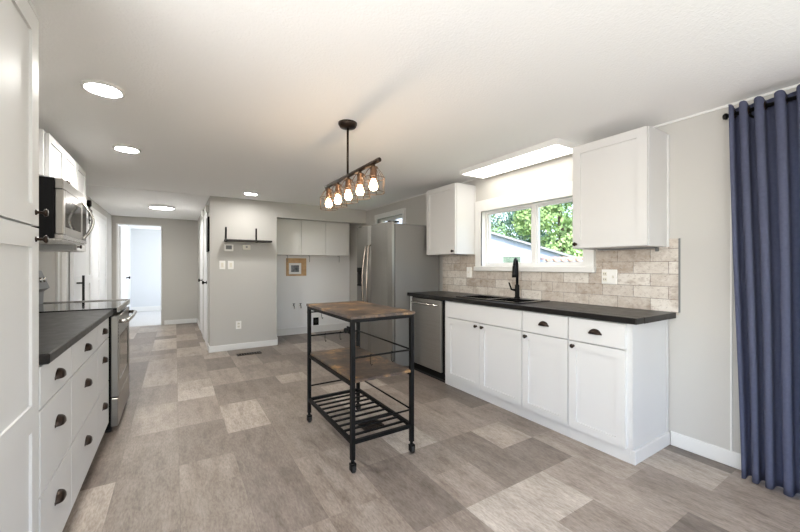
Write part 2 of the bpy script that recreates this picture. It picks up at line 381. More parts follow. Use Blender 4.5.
# baseboards, trims
bb = dict(bev=.003)
struct('trim_5', B(XR-.008, XR, .763, .772, .095, 2.12), 'white_trim')
struct('baseboard_right', B(XR-.014, XR, .622, 1.083, 0, .095, **bb), 'white_trim')
struct('baseboard_partition', MB().box(.405, 1.343, 5.716, 5.73, 0, .088, **bb).box(.405, .419, 5.73, 5.98, 0, .088).box(.405, .419, 6.86, 7.02, 0, .088).box(.405, .419, 7.90, 8.95, 0, .088), 'white_trim')
struct('baseboard_alcove', MB().box(1.343, XR, 6.436, 6.45, 0, .12, **bb).box(1.343, 1.357, 5.73, 6.436, 0, .12).box(XR-.014, XR, 4.6, 6.436, 0, .12), 'white_trim')
struct('baseboard_far', B(-.19, .405, 8.936, 8.95, 0, .09, **bb), 'white_trim')
struct('baseboard_bedroom', B(-1.0, 1.45, 11.885, 11.9, .002, .13, **bb), 'white_trim')
struct('trim_1', B(XR-.010, XR, -2.3, 5.73, CZ-.012, CZ), 'white_trim')
m = MB(); m.box(-.985, -.955, 8.935, 9.06, 0, 2.06); m.box(-.247, -.232, 8.935, 9.06, 0, 2.06); m.box(-.985, -.232, 8.935, 9.06, 2.06, 2.078)
struct('trim_2', m, 'white_trim')
# stone tile backsplash on the right wall
m = MB(); m.box(XR-.009, XR, 1.038, 3.56, .90, 1.176); m.box(XR-.009, XR, 1.038, 1.597, 1.176, 1.42); m.box(XR-.009, XR, 2.98, 3.56, 1.176, 1.40)
struct('backsplash', m, 'stone_tile')
struct('trim_3', B(XR-.011, XR, 1.030, 1.038, .916, 1.42), 'plastic_grey')

# doors of the hall : slab, casing, knob
def knob(mb, c, ax, k=1.):
    mb.lathe(c, [(.026*k, 0), (.026*k, .006*k), (.011*k, .010*k), (.010*k, .035*k), (.022*k, .040*k), (.029*k, .052*k), (.024*k, .064*k), (0, .068*k)], ax, 20); return mb
def hall_door(name, y0, y1, ky):
    r = sroot(name, (.419, (y0+y1)/2, 0))
    m = MB(); m.box(.407, .419, y0-.06, y0, 0, 2.06); m.box(.407, .419, y1, y1+.06, 0, 2.06); m.box(.407, .419, y0-.06, y1+.06, 2.0, 2.06)
    struct('door_casing', m, 'white_trim', r)
    m = B(.411, .419, y0+.003, y1-.003, .01, 1.997)
    d = struct('door_leaf', m, 'door_white', r)
    finish('door_knob', knob(MB(), (.411, ky, .98), '-x'), 'black_metal', d)
hall_door('door_2', 6.10, 6.80, 6.17)
hall_door('door_3', 7.14, 7.84, 7.21)
# wide white folding door on the left wall
r = sroot('door_4', (XL, 7.5, 0)); m = MB()
m.box(XL, XL+.018, 6.76, 6.83, 0, 2.1); m.box(XL, XL+.018, 8.14, 8.21, 0, 2.1); m.box(XL, XL+.018, 6.83, 8.14, 2.03, 2.1); struct('door_casing', m, 'white_trim', r)
for a, b in ((6.833, 7.483), (7.487, 8.137)):
    m = B(XL, XL+.012, a, b, .01, 2.027)
    for za, zb in ((.1, 1.02), (1.04, 1.95)):
        m.box(XL+.012, XL+.018, a, a+.05, za, zb); m.box(XL+.012, XL+.018, b-.05, b, za, zb)
    for za, zb in ((.01, .1), (1.01, 1.05), (1.95, 2.027)): m.box(XL+.012, XL+.018, a, b, za, zb)
    struct('door_leaf', m, 'door_white', r)
# open bedroom door
r = sroot('door_5', (-.955, 9.06, .01)); phi = math.radians(87)
def rotbox(mb, L0, L1, t0, t1, z0, z1):
    c, s = math.cos(phi), math.sin(phi)
    pts = [(-.955+c*a-s*t*-1, 9.06+s*a+c*t*-1) for a, t in ((L0, t0), (L1, t0), (L1, t1), (L0, t1))]
    return mb.prism(pts, 'z', z0, z1)
m = rotbox(MB(), 0, .70, 0, .035, .012, 2.03); d = struct('door_leaf', m, 'door_white', r)
finish('door_knob', knob(MB(), (-.955+math.cos(phi)*.63+.034, 9.06+math.sin(phi)*.63, .98), 'x'), 'black_metal', d)
# wall end beyond the cabinets with its white corner trim
struct('trim_4', MB().box(XL, XL+.02, 5.03, 5.10, 0, 2.1).box(XL, XL+.03, 5.30, 5.42, 0, 2.12), 'white_trim')

# ------------------------------------------------------------------ cabinets
def shaker(mb, xa, xf, y0, y1, z0, z1, rail=.06, slab=False):
    """door or drawer front between back plane xa and front plane xf"""
    if slab: return mb.box(xa, xf, y0, y1, z0, z1, bev=.002)
    xm = xa+(xf-xa)*.55
    mb.box(xa, xf, y0, y0+rail, z0, z1); mb.box(xa, xf, y1-rail, y1, z0, z1)
    mb.box(xa, xf, y0+rail, y1-rail, z0, z0+rail); mb.box(xa, xf, y0+rail, y1-rail, z1-rail, z1)
    return mb.box(xa, xm, y0+rail, y1-rail, z0+rail, z1-rail)
def cab_knob(c, ax): return MB().lathe(c, [(.009, 0), (.009, .004), (.006, .008), (.006, .014), (.013, .018), (.0155, .024), (.013, .029), (0, .031)], ax, 16)
def cup_pull(x, y, z, sgn, w=.042, h=.036, d=.024):
    mb = MB(); z0 = z-h/2
    def fn(u, v):
        a = PI*u; b = PI/2*v
        return (x+sgn*d*math.sin(b) if True else 0, y+w*math.cos(a)*math.cos(b*.0)*(1-.0*v)*(math.cos(b)**.5 if v < 1 else 0) , z0+h*math.sin(a)*(math.cos(b)**.5 if v < 1 else 0))
    mb.grid(fn, 14, 7)
    vs = mb.bm.verts[:]; bmesh.ops.remove_doubles(mb.bm, verts=vs, dist=.0004)
    mb.box(x, x+sgn*.003, y-w-.004, y+w+.004, z0+h*.0-.002, z0+.010)
    return mb
# right base run (doors face -x)
XF = 2.372; XB = 2.398; KT = .085
def base_cab(name, label, y0, y1, doors, drawers, false_front=None, end=False):
    r = thing('base_cabinet', label, 'cabinet', (2.65, (y0+y1)/2, 0), 'white base cabinets under the sink counter')
    m = B(XB, XR-.012, y0+.0005, y1-.0005, KT, .72 if false_front else .876)
    if false_front: m.box(XB, XB+.02, y0+.0005, y1-.0005, .72, .876).box(XB+.02, XR-.012, y1-.02, y1-.0005, .72, .876)
    finish('carcass', m, 'cabinet_white', r)
    finish('plinth', B(2.40, 2.88, y0+.0005, y1-.0005, 0, KT), 'cabinet_white', r)
    for (a, b, k) in doors:
        d = finish('door', shaker(MB(), XB, XF, a, b, .088, .702, .055), 'cabinet_white', r)
        finish('knob', cab_knob((XF, k, .672), '-x'), 'bronze', d)
    for (a, b) in drawers:
        d = finish('drawer', B(XB, XF, a, b, .710, .868, bev=.002), 'cabinet_white', r)
        finish('cup_pull', cup_pull(XF, (a+b)/2, .795, -1), 'bronze', d)
    if false_front: finish('false_front', B(XB, XF, *false_front, .710, .868, bev=.002), 'cabinet_white', r)
    if end:
        finish('end_panel', MB().box(2.40, XR-.012, y0-.012, y0, KT, .876).box(XR-.03, XR-.012, y0-.017, y0-.012, KT, .876), 'cabinet_side', r)
        finish('base_board', MB().box(2.40, XR-.012, y0-.028, y0-.0, 0, KT, bev=.003), 'cabinet_white', r)
    return r
base_cab('a', 'white base cabinet with one drawer at the open end of the sink counter', 1.112, 1.512, [(1.130, 1.508, 1.470)], [(1.130, 1.508)], end=True)
base_cab('b', 'white base cabinet with one drawer between the sink cabinet and the end cabinet', 1.512, 1.912, [(1.516, 1.908, 1.870)], [(1.516, 1.908)])
base_cab('c', 'wide white two-door sink base cabinet beside the dishwasher', 1.912, 2.912, [(1.916, 2.384, 2.345), (2.388, 2.85, 2.425)], [], (1.916, 2.85))
single('end_panel', 'narrow white upright panel between the dishwasher and the refrigerator', 'panel', B(2.385, XR-.012, 3.525, 3.55, 0, .876), 'cabinet_white')
# worktops
def sink_top():
    m = MB(); y0, y1, x0, x1 = 1.052, 3.556, 2.345, XR-.0095; z0, z1 = .877, .915
    sx0, sx1, sy0, sy1 = 2.445, 2.815, 2.0, 2.755
    m.box(x0, sx0, y0, y1, z0, z1, bev=.004); m.box(sx1, x1, y0, y1, z0, z1); m.box(sx0, sx1, y0, sy0, z0, z1); m.box(sx0, sx1, sy1, y1, z0, z1); return m
single('worktop', 'long black stone-look worktop holding the sink under the window', 'worktop', sink_top(), 'black_laminate')
# double sink
r = thing('kitchen_sink', 'black double-bowl drop-in sink under the window', 'sink', (2.63, 2.377, .915))
def bowl(mb, x0, x1, y0, y1, zt, zb, t=.006):
    mb.box(x0, x1, y0, y1, zb, zb+t); mb.box(x0, x0+t, y0, y1, zb+t, zt); mb.box(x1-t, x1, y0, y1, zb+t, zt); mb.box(x0+t, x1-t, y0, y0+t, zb+t, zt); mb.box(x0+t, x1-t, y1-t, y1, zb+t, zt)
m = MB(); zt = .924
m.box(2.425, 2.465, 1.98, 2.775, .9155, zt, bev=.003); m.box(2.735, 2.84, 1.98, 2.775, .9155, zt, bev=.003)
m.box(2.465, 2.735, 1.98, 2.02, .9155, zt, bev=.003); m.box(2.465, 2.735, 2.735, 2.775, .9155, zt, bev=.003); m.box(2.465, 2.735, 2.36, 2.40, .9155, zt, bev=.003)
finish('rim', m, 'sink_black', r)
for a, b in ((2.02, 2.36), (2.40, 2.735)):
    m = MB(); bowl(m, 2.462, 2.738, a-.003, b+.003, .9155, .73); bo = finish('bowl', m, 'sink_black', r)
    finish('drain', MB().lathe((2.6, (a+b)/2, .736), [(.042, 0), (.042, .003), (.03, .004), (0, .002)], 'z'), 'chrome', bo)
# faucet
r = thing('kitchen_faucet', 'tall black pull-down faucet behind the sink', 'faucet', (2.785, 2.30, .924))
bx, by = 2.785, 2.30; dx, dy = -.885, -.465
finish('base', MB().lathe((bx, by, .924), [(.029, 0), (.029, .008), (.021, .014), (.021, .12), (.016, .13), (0, .13)]), 'black_metal', r)
pts = [(bx, by, 1.05), (bx, by, 1.16)]
for k in range(0, 13):
    a = PI*k/12; q = .062*(1-math.cos(a)); pts.append((bx+dx*q, by+dy*q, 1.235+.062*math.sin(a)))
finish('spout', MB().tube(pts, .0128, 12), 'black_metal', r)
q = .124; hx, hy = bx+dx*q, by+dy*q
finish('spray_head', MB().lathe((hx, hy, 1.235), [(.014, 0), (.017, .012), (.020, .08), (.022, .11), (.0, .111)], '-z'), 'black_metal', r)
finish('lever', MB().tube([(bx-.018, by+.012, 1.0), (bx-.045, by+.03, 1.006), (bx-.060, by+.04, 1.055), (bx-.066, by+.044, 1.075)], [.012, .009, .007, .006], 10), 'black_metal', r)

# upper cabinets on the right wall
def upper(label, y0, y1, knob_y):
    r = thing('wall_cabinet', label, 'cabinet', (2.75, (y0+y1)/2, 1.365), 'white wall cabinets beside the sink window')
    finish('carcass', B(2.622, XR, y0, y1, 1.365, 2.15), 'cabinet_side', r)
    d = finish('door', shaker(MB(), 2.620, 2.60, y0+.004, y1-.003, 1.369, 2.146, .06), 'cabinet_white', r)
    finish('knob', cab_knob((2.60, knob_y, 1.398), '-x'), 'bronze', d)
    finish('scribe_moulding', B(XR-.018, XR, y0-.010, y0, 1.365, 2.14), 'cabinet_white', r)
    return r
upper('white wall cabinet right of the window, above the outlet', 1.102, 1.622, 1.590)
r = upper('white wall cabinet left of the window, beside the refrigerator', 2.985, 3.515, 3.018)
r = single('undershelf_reflection_bracket', 'grey strip for reflections with a small bracket under the wall cabinet right of the window', 'rail', MB().box(2.84, 2.885, 1.15, 1.56, 1.3555, 1.364).box(2.86, 2.885, 1.15, 1.165, 1.335, 1.3555), 'plastic_grey')  # strip shapes the reflections below the cabinet; the small end piece is a bracket

# dishwasher
r = thing('dishwasher', 'stainless dishwasher under the counter next to the refrigerator', 'dishwasher', (2.65, 3.2, 0))
finish('body', B(2.40, 2.86, 2.918, 3.519, .03, .874), 'black_plastic', r)
d = finish('door', MB().box(2.366, 2.40, 2.945, 3.49, .105, .862, bev=.006, seg=2), 'stainless', r)
hp = [(2.366, 2.985, .815), (2.335, 3.0, .815), (2.328, 3.03, .815), (2.325, 3.22, .815), (2.328, 3.41, .815), (2.335, 3.44, .815), (2.366, 3.455, .815)]
finish('handle', MB().tube(hp, .011, 10), 'handle_steel', d)
finish('toe_kick', B(2.405, 2.42, 2.918, 3.519, 0, .10), 'gap_black', r)

# refrigerator
r = thing('refrigerator', 'stainless side-by-side refrigerator with ice dispenser', 'refrigerator', (2.5, 4.02, 0))
fy0, fy1, fs = 3.562, 4.475, 4.075
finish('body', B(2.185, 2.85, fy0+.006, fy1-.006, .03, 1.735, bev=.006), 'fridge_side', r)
def fdoor(y0, y1, hole=None):
    m = MB(); n = 10; prof = []
    for k in range(n+1):
        t = k/n; yy = y0+(y1-y0)*t
        e = min(1, t/.09, (1-t)/.09); prof.append((2.108+.030*(1-math.sqrt(max(0, 1-(1-e)**2))) - .010*math.sin(PI*t), yy))
    pts = [(2.17, y0)]+prof+[(2.17, y1)]
    # note polygon order (x,y) extruded along z
    if hole is None: m.prism(pts, 'z', .10, 1.75)
    else:
        hy0, hy1, hz0, hz1 = hole; m.prism(pts, 'z', .10, hz0); m.prism(pts, 'z', hz1, 1.75)
        L = [(2.17, y0)]+[p for p in prof if p[1] < hy0]+[(2.10, hy0), (2.17, hy0)]; R = [(2.17, hy1), (2.10, hy1)]+[p for p in prof if p[1] > hy1]+[(2.17, y1)]
        m.prism(L, 'z', hz0, hz1); m.prism(R, 'z', hz0, hz1)
    return m
finish('refrigerator_door', fdoor(fy0, fs-.004), 'fridge_steel', r)
fz = finish('freezer_door', fdoor(fs+.004, fy1, (4.24, 4.42, .965, 1.21)), 'fridge_steel', r)
m = MB(); m.box(2.155, 2.168, 4.24, 4.42, .965, 1.21); m.box(2.098, 2.155, 4.24, 4.42, 1.15, 1.21); m.box(2.098, 2.155, 4.24, 4.42, .965, .985); m.box(2.12, 2.155, 4.31, 4.35, 1.05, 1.15)
finish('ice_dispenser', m, 'black_plastic', fz)
for yy, par in ((fs-.045, 'refrigerator_door'), (fs+.045, 'freezer_door')):
    pts = [(2.104, yy, 1.50), (2.075, yy, 1.475)]
    for k in range(11):
        t = k/10; pts.append((2.072-.036*math.sin(PI*t), yy+(.02 if yy < fs else -.02)*math.sin(PI*t)*-1, 1.45-.86*t))
    pts += [(2.075, yy, .565), (2.104, yy, .54)]
    finish('handle', MB().tube(pts, .0095, 10), 'fridge_handle', bpy.data.objects[par])
for a in (fy0+.03, fy1-.09): finish('hinge_cover', B(2.13, 2.26, a, a+.06, 1.7505, 1.768, bev=.004), 'black_plastic', r)
finish('door_gasket', MB().box(2.171, 2.184, fy0+.012, fy1-.012, .11, 1.73), 'gap_black', r)
finish('kick_grille', B(2.16, 2.2, fy0+.01, fy1-.01, .0, .09), 'gap_black', r)

# ------------------------------------------------------------------ left side
# tall pantry
PX = -.412
r = thing('pantry_cabinet', 'tall white pantry cabinet beside the black counter', 'cabinet', (-.7, 1.45, 0))
finish('carcass', B(XL+.002, PX-.02, 1.10, 1.772, .0, 2.115), 'cabinet_white', r)
finish('crown_filler', B(XL+.002, PX-.002, 1.10, 1.772, 2.1155, 2.135), 'cabinet_white', r)
m = MB(); shaker(m, PX-.019, PX, 1.112, 1.768, 1.374, 2.108, .07); d = finish('upper_door', m, 'cabinet_white', r)
finish('knob', MB().lathe((PX, 1.735, 1.42), [(.010, 0), (.010, .002), (.005, .005), (.005, .018), (.011, .022), (.014, .027), (.011, .031), (0, .032)], 'x', 18), 'bronze', d)
m = MB(); xa, xf = PX-.019, PX; xm = xa+.011
m.box(xa, xf, 1.112, 1.182, .09, 1.366); m.box(xa, xf, 1.698, 1.768, .09, 1.366)
for a, b in ((.09, .16), (.665, .755), (1.296, 1.366)): m.box(xa, xf, 1.182, 1.698, a, b)
m.box(xa, xm, 1.182, 1.698, .16, .665); m.box(xa, xm, 1.182, 1.698, .755, 1.296)
d = finish('lower_door', m, 'cabinet_white', r)
finish('knob', MB().lathe((PX, 1.735, 1.326), [(.010, 0), (.010, .002), (.005, .005), (.005, .018), (.011, .022), (.014, .027), (.011, .031), (0, .032)], 'x', 18), 'bronze', d)
# drawer cabinets
LF = -.410
def drawer_cab(label, y0, y1):
    r = thing('drawer_cabinet', label, 'cabinet', (-.7, (y0+y1)/2, 0), 'white drawer cabinets under the left counter')
    finish('carcass', B(XL+.002, LF-.021, y0+.0005, y1-.0005, .085, .874), 'cabinet_white', r)
    finish('toe_kick', B(XL+.002, LF-.07, y0+.0005, y1-.0005, 0, .085), 'gap_black', r)
    for za, zb in ((.715, .868), (.398, .709), (.088, .392)):
        d = finish('drawer', B(LF-.0205, LF, y0+.0025, y1-.0025, za, zb, bev=.0015), 'cabinet_white', r)
        finish('cup_pull', cup_pull(LF, (y0+y1)/2, (za+zb)/2+(.0 if zb > .8 else .045), 1), 'bronze', d)
drawer_cab('white three-drawer cabinet next to the tall pantry', 1.774, 2.232)
drawer_cab('white three-drawer cabinet in the middle of the left counter', 2.232, 2.898)
drawer_cab('white three-drawer cabinet next to the range', 2.898, 3.345)
single('worktop', 'short black speckled worktop between the pantry and the range', 'worktop', B(XL+.001, -.385, 1.7735, 3.350, .875, .914, bev=.004), 'black_laminate')
# range
r = thing('kitchen_range', 'stainless electric range with black glass cooktop', 'range', (-.7, 3.74, 0))
ry0, ry1 = 3.3525, 4.125
finish('body', B(XL+.003, -.40, ry0, ry1, .03, .905), 'black_plastic', r)
m = MB(); xa, xb = -.40, -.357
m.box(xa, xb, ry0+.006, ry0+.09, .262, .86, bev=.004); m.box(xa, xb, ry1-.09, ry1-.006, .262, .86, bev=.004); m.box(xa, xb, ry0+.09, ry1-.09, .262, .36); m.box(xa, xb, ry0+.09, ry1-.09, .70, .86)
d = finish('oven_door', m, 'stainless', r)
finish('oven_window', B(xa, xb-.004, ry0+.09, ry1-.09, .36, .70), 'oven_glass', d)
hz = .815; hp = [(xb, ry0+.05, hz), (xb+.035, ry0+.055, hz), (xb+.05, ry0+.085, hz), (xb+.058, (ry0+ry1)/2, hz), (xb+.05, ry1-.085, hz), (xb+.035, ry1-.055, hz), (xb, ry1-.05, hz)]
finish('handle', MB().tube(hp, .014, 12), 'handle_steel', d)
m = MB()
for k in range(7): m.box(xb-.001, xb+.0008, ry0+.014, ry0+.024, .66+k*.024, .676+k*.024)
finish('vent_slots', m, 'gap_black', d)
finish('storage_drawer', B(xa, xb, ry0+.006, ry1-.006, .045, .25, bev=.004), 'stainless', r)
finish('cooktop', B(-.93, -.365, ry0+.004, ry1-.02, .906, .921), 'black_glass', r)
finish('cooktop_rim', MB().box(-.365, -.352, ry0+.002, ry1-.002, .885, .928, bev=.003).box(-.93, -.365, ry1-.02, ry1-.002, .906, .929), 'stainless', r)
m = MB().prism([(XL+.003, .906), (-.935, .906), (-.93, 1.02), (-.893, 1.05), (-.945, 1.195), (XL+.003, 1.195)], 'y', ry0+.002, ry1-.002)
bgd = finish('backguard', m, 'plastic_grey', r)
for k, yy in enumerate((3.43, 3.52, 3.95, 4.04)):
    finish('control_knob', MB().lathe((-.922, yy, 1.12), [(.022, 0), (.02, .02), (0, .021)], 'x', 16), 'handle_steel', bgd)
for yy in (ry0+.05, ry1-.05): finish('foot', MB().lathe((-.42, yy, 0), [(.02, 0), (.02, .03), (0, .03)], 'z', 12), 'rubber', r)
# cabinets above the range
UF = -.728
def left_upper(label, y0, y1, z0, doors, kz):
    r = thing('wall_cabinet', label, 'cabinet', (-.9, (y0+y1)/2, z0), 'white wall cabinets over the range')
    finish('carcass', B(XL+.001, UF-.021, y0+.0005, y1-.0005, z0, 2.15), 'cabinet_side', r)
    for a, b, k in doors:
        d = finish('door', shaker(MB(), UF-.02, UF, a, b, z0+.004, 2.140, .05), 'cabinet_white', r)
        finish('knob', cab_knob((UF, k, kz), 'x'), 'bronze', d)
left_upper('white two-door wall cabinet above the microwave', 3.30, 4.145, 1.842, [(3.345, 3.738, 3.71), (3.742, 4.140, 3.77)], 1.88)
left_upper('tall white wall cabinet on the far side of the microwave', 4.145, 4.56, 1.365, [(4.149, 4.54, 4.18)], 1.40)
# microwave
r = thing('microwave_oven', 'stainless over-range microwave with a bowed handle', 'microwave', (-.85, 3.72, 1.415))
my0, my1, mz0, mz1 = 3.335, 4.105, 1.422, 1.840; MX = -.655
finish('body', B(XL+.002, MX-.045, my0, my1, mz0, mz1), 'black_plastic', r)
m = MB(); a, b = my0+.003, my1-.155
m.box(MX-.044, MX, a, a+.06, mz0+.03, mz1-.075, bev=.006); m.box(MX-.044, MX, b-.05, b, mz0+.03, mz1-.075, bev=.004); m.box(MX-.044, MX, a+.06, b-.05, mz0+.03, mz0+.085); m.box(MX-.044, MX, a+.06, b-.05, mz1-.13, mz1-.075)
d = finish('door', m, 'stainless', r)
finish('door_window', B(MX-.044, MX-.003, a+.06, b-.05, mz0+.085, mz1-.13), 'oven_glass', d)
hp = [(MX, b-.025, mz1-.09)]
for k in range(13):
    t = k/12; hp.append((MX+.012+.058*math.sin(PI*t), b-.022, mz1-.092-.285*t))
hp.append((MX, b-.025, mz1-.379))
finish('handle', MB().tube(hp, .011, 10), 'chrome', d)
cp = finish('control_panel', B(MX-.044, MX-.001, b+.003, my1-.003, mz0+.03, mz1-.075, bev=.003), 'black_glass', r)
finish('top_vent', B(MX-.044, MX, my0+.003, my1-.003, mz1-.072, mz1, bev=.004), 'stainless', r)
finish('bottom_plate', MB().box(XL+.03, MX-.01, my0+.02, my1-.02, mz0-.012, mz0-.0005).box(MX-.044, MX, my0+.003, my1-.003, mz0, mz0+.028), 'handle_steel', r)

# barn door on the left wall of the hall
r = thing('barn_door', 'white sliding barn door with a black pull on the left hall wall', 'door', (-1.0, 5.98, .015))
bx0, bx1 = XL+.032, XL+.068
m = MB(); shaker(m, bx0, bx1, 5.46, 6.52, .015, 1.97, .11); m.box(bx0, bx1, 5.57, 6.41, 1.0, 1.11)
finish('door_panel', m, 'door_white', r)
m = MB(); m.bar((bx1+.06, 5.60, .70), (bx1+.06, 5.60, 1.12), .022, .022)
for z in (.80, 1.03): m.bar((bx1, 5.60, z), (bx1+.05, 5.60, z), .018, .018)
finish('pull_handle', m, 'black_metal', r)
for yy in (5.72, 6.30):
    m = MB().box(bx1, bx1+.008, yy-.025, yy+.025, 1.80, 2.08).lathe((bx1-.02, yy, 2.075), [(.04, 0), (.045, .01), (.045, .035), (.04, .045), (0, .045)], 'x', 18)
    for z in (1.85, 1.92): m.lathe((bx1+.008, yy, z), [(.012, 0), (.009, .012), (0, .014)], 'x', 10)
    finish('hanger', m, 'black_metal', r)
m = MB().box(XL+.036, XL+.044, 5.44, 6.70, 1.985, 2.03)
for yy in (5.6, 6.05, 6.55): m.box(XL, XL+.036, yy-.012, yy+.012, 1.99, 2.02)
single('barn_door_track', 'black flat rail above the white barn door', 'rail', m, 'black_metal')

# ------------------------------------------------------------------ partition wall things
r = thing('floating_shelf', 'short dark floating shelf with upright steel brackets', 'shelf', (.92, 5.73, 1.59))
finish('board', B(.60, 1.245, 5.585, 5.7295, 1.590, 1.615, bev=.002), 'shelf_black', r)
for xx in (.625, 1.04): finish('bracket', MB().box(xx-.012, xx+.012, 5.7235, 5.7295, 1.615, 1.80).box(xx-.012, xx+.012, 5.60, 5.7235, 1.584, 1.5895), 'black_metal', r)
def plate(name, label, cat, x, z, w, h, kind, group=None):
    r = thing(name, label, cat, (x, 5.73, z-h/2), group)
    finish('plate', B(x-w/2, x+w/2, 5.722, 5.7298, z-h/2, z+h/2, bev=.003), 'plastic_white', r)
    if kind == 'switch': finish('toggle', B(x-.016, x+.016, 5.717, 5.722, z-.033, z+.033, bev=.002), 'plastic_ivory', r)
    if kind == 'outlet':
        for dz in (-.022, .022):
            s_ = finish('socket', B(x-.016, x+.016, 5.719, 5.722, z+dz-.015, z+dz+.015, bev=.002), 'plastic_ivory', r)
            finish('slots', MB().box(x-.008, x-.005, 5.7184, 5.719, z+dz-.004, z+dz+.008).box(x+.005, x+.008, 5.7184, 5.719, z+dz-.004, z+dz+.008), 'gap_black', s_)
plate('light_switch', 'white light switch nearest the hall corner under the thermostat', 'light switch', .578, 1.246, .078, .122, 'switch', 'light switches under the shelf')
plate('light_switch', 'white light switch just right of the first one under the shelf', 'light switch', .690, 1.246, .078, .122, 'switch', 'light switches under the shelf')
plate('wall_outlet', 'white wall outlet low on the grey partition wall', 'outlet', .794, .36, .075, .118, 'outlet')
r = thing('thermostat', 'white thermostat with grey display under the left end of the shelf', 'thermostat', (.655, 5.73, 1.44))
finish('case', B(.600, .722, 5.704, 5.7298, 1.447, 1.545, bev=.006), 'plastic_white', r)
finish('display', B(.622, .70, 5.702, 5.704, 1.475, 1.53), 'plastic_grey', r)
r = thing('thermostat', 'plain ivory control box under the middle of the shelf', 'thermostat', (.90, 5.73, 1.47))
finish('case', B(.845, .955, 5.705, 5.7298, 1.472, 1.545, bev=.006), 'plastic_ivory', r)
finish('dial', B(.89, .915, 5.702, 5.705, 1.505, 1.525), 'plastic_grey', r)
single('wall_panel', 'narrow dark framed panel on the hall side of the partition', 'panel', MB().box(.395, .4188, 5.77, 6.02, 1.44, 1.94, bev=.003), 'black_plastic')
single('door_chime', 'small white chime box high on the hall side of the partition', 'chime', B(.375, .4188, 5.92, 6.04, 2.03, 2.12, bev=.006), 'plastic_white')
single('smoke_detector', 'round white smoke detector above the hall doors', 'smoke detector', MB().lathe((.4188, 7.0, 2.14), [(.065, 0), (.065, .02), (.05, .035), (0, .037)], '-x'), 'plastic_white')
# floor registers
def register(label, x0, x1, y0, y1):
    r = thing('floor_register', label, 'vent', ((x0+x1)/2, (y0+y1)/2, 0), None)
    m = MB(); t = .012; m.box(x0, x1, y0, y0+t, 0.0003, .006); m.box(x0, x1, y1-t, y1, .0003, .006); m.box(x0, x0+t, y0+t, y1-t, .0003, .006); m.box(x1-t, x1, y0+t, y1-t, .0003, .006)
    n = 9
    if x1-x0 > y1-y0:
        for k in range(n): a = x0+t+(x1-x0-2*t)*(k+.5)/n; m.box(a-.005, a+.005, y0+t, y1-t, .0003, .005)
    else:
        for k in range(n): a = y0+t+(y1-y0-2*t)*(k+.5)/n; m.box(x0+t, x1-t, a-.005, a+.005, .0003, .005)
    finish('grille', m, 'bronze', r); finish('opening', B(x0+t, x1-t, y0+t, y1-t, .0002, .0015), 'gap_black', r)
register('dark metal floor register in front of the grey partition wall', .72, 1.04, 5.30, 5.41)
register('dark metal floor register beneath the rolling cart', 1.20, 1.37, 2.40, 2.55)

# ------------------------------------------------------------------ alcove
def alc(label, x0, x1, pull):
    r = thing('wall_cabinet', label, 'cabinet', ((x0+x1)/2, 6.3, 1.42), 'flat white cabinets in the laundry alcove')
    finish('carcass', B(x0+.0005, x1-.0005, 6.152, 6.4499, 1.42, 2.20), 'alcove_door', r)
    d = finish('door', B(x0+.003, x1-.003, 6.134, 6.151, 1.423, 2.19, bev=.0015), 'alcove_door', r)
    xx = x1-.05
    finish('pull', MB().box(xx-.004, xx+.004, 6.128, 6.134, 1.46, 1.56), 'plastic_white', d)
alc('flat white alcove cabinet nearest the partition wall', 1.405, 1.848, 1)
alc('flat white alcove cabinet in the middle of the three', 1.848, 2.293, 1)
alc('flat white alcove cabinet nearest the refrigerator', 2.293, 2.747, 1)
HL = ('thin metal hook under the alcove cabinets nearest the partition', 'thin metal hook under the alcove cabinets just right of the framed picture', 'thin metal hook under the alcove cabinets nearest the refrigerator')
for xx, lb in zip((1.66, 2.05, 2.62), HL):
    single('cup_hook', lb, 'hook', MB().box(xx-.003, xx+.003, 6.30, 6.306, 1.30, 1.4195).box(xx-.003, xx+.003, 6.30, 6.38, 1.413, 1.4195), 'plastic_grey', 'hooks under the alcove cabinets')
r = thing('picture_frame', 'wide light wood frame around a small grey picture in the alcove', 'picture', (1.85, 6.45, 1.055))
m = MB(); x0, x1, z0, z1 = 1.672, 2.03, 1.055, 1.372; m.box(x0, x1, 6.425, 6.4498, z0, z1, bev=.003); finish('frame', m, 'light_wood', r)
finish('mat', B(1.715, 1.935, 6.4225, 6.425, 1.085, 1.285), 'mat_white', r); finish('print', B(1.755, 1.895, 6.421, 6.4225, 1.125, 1.245), 'photo_print', r)
r = thing('dryer_outlet', 'black dryer outlet low on the alcove wall', 'outlet', (2.2, 6.45, .14))
finish('plate', B(2.165, 2.265, 6.425, 6.4498, .135, .275, bev=.004), 'black_plastic', r); finish('socket', MB().lathe((2.215, 6.425, .205), [(.035, 0), (.033, .006), (0, .006)], '-y', 18), 'gap_black', r)
for xx, lb in ((1.80, 'small chrome washer valve nearest the partition in the alcove'), (1.92, 'small chrome washer valve right beside the first in the alcove')):
    r = thing('water_valve', lb, 'valve', (xx, 6.45, .49), 'washer valves on the alcove wall')
    finish('spigot', MB().tube([(xx, 6.4498, .52), (xx, 6.40, .52), (xx, 6.385, .49), (xx, 6.385, .47)], .010, 8), 'handle_steel', r)
    finish('wheel', MB().lathe((xx, 6.41, .53), [(.008, 0), (.008, .02), (.022, .022), (.022, .03), (0, .03)], 'z', 12), 'plastic_grey', r)

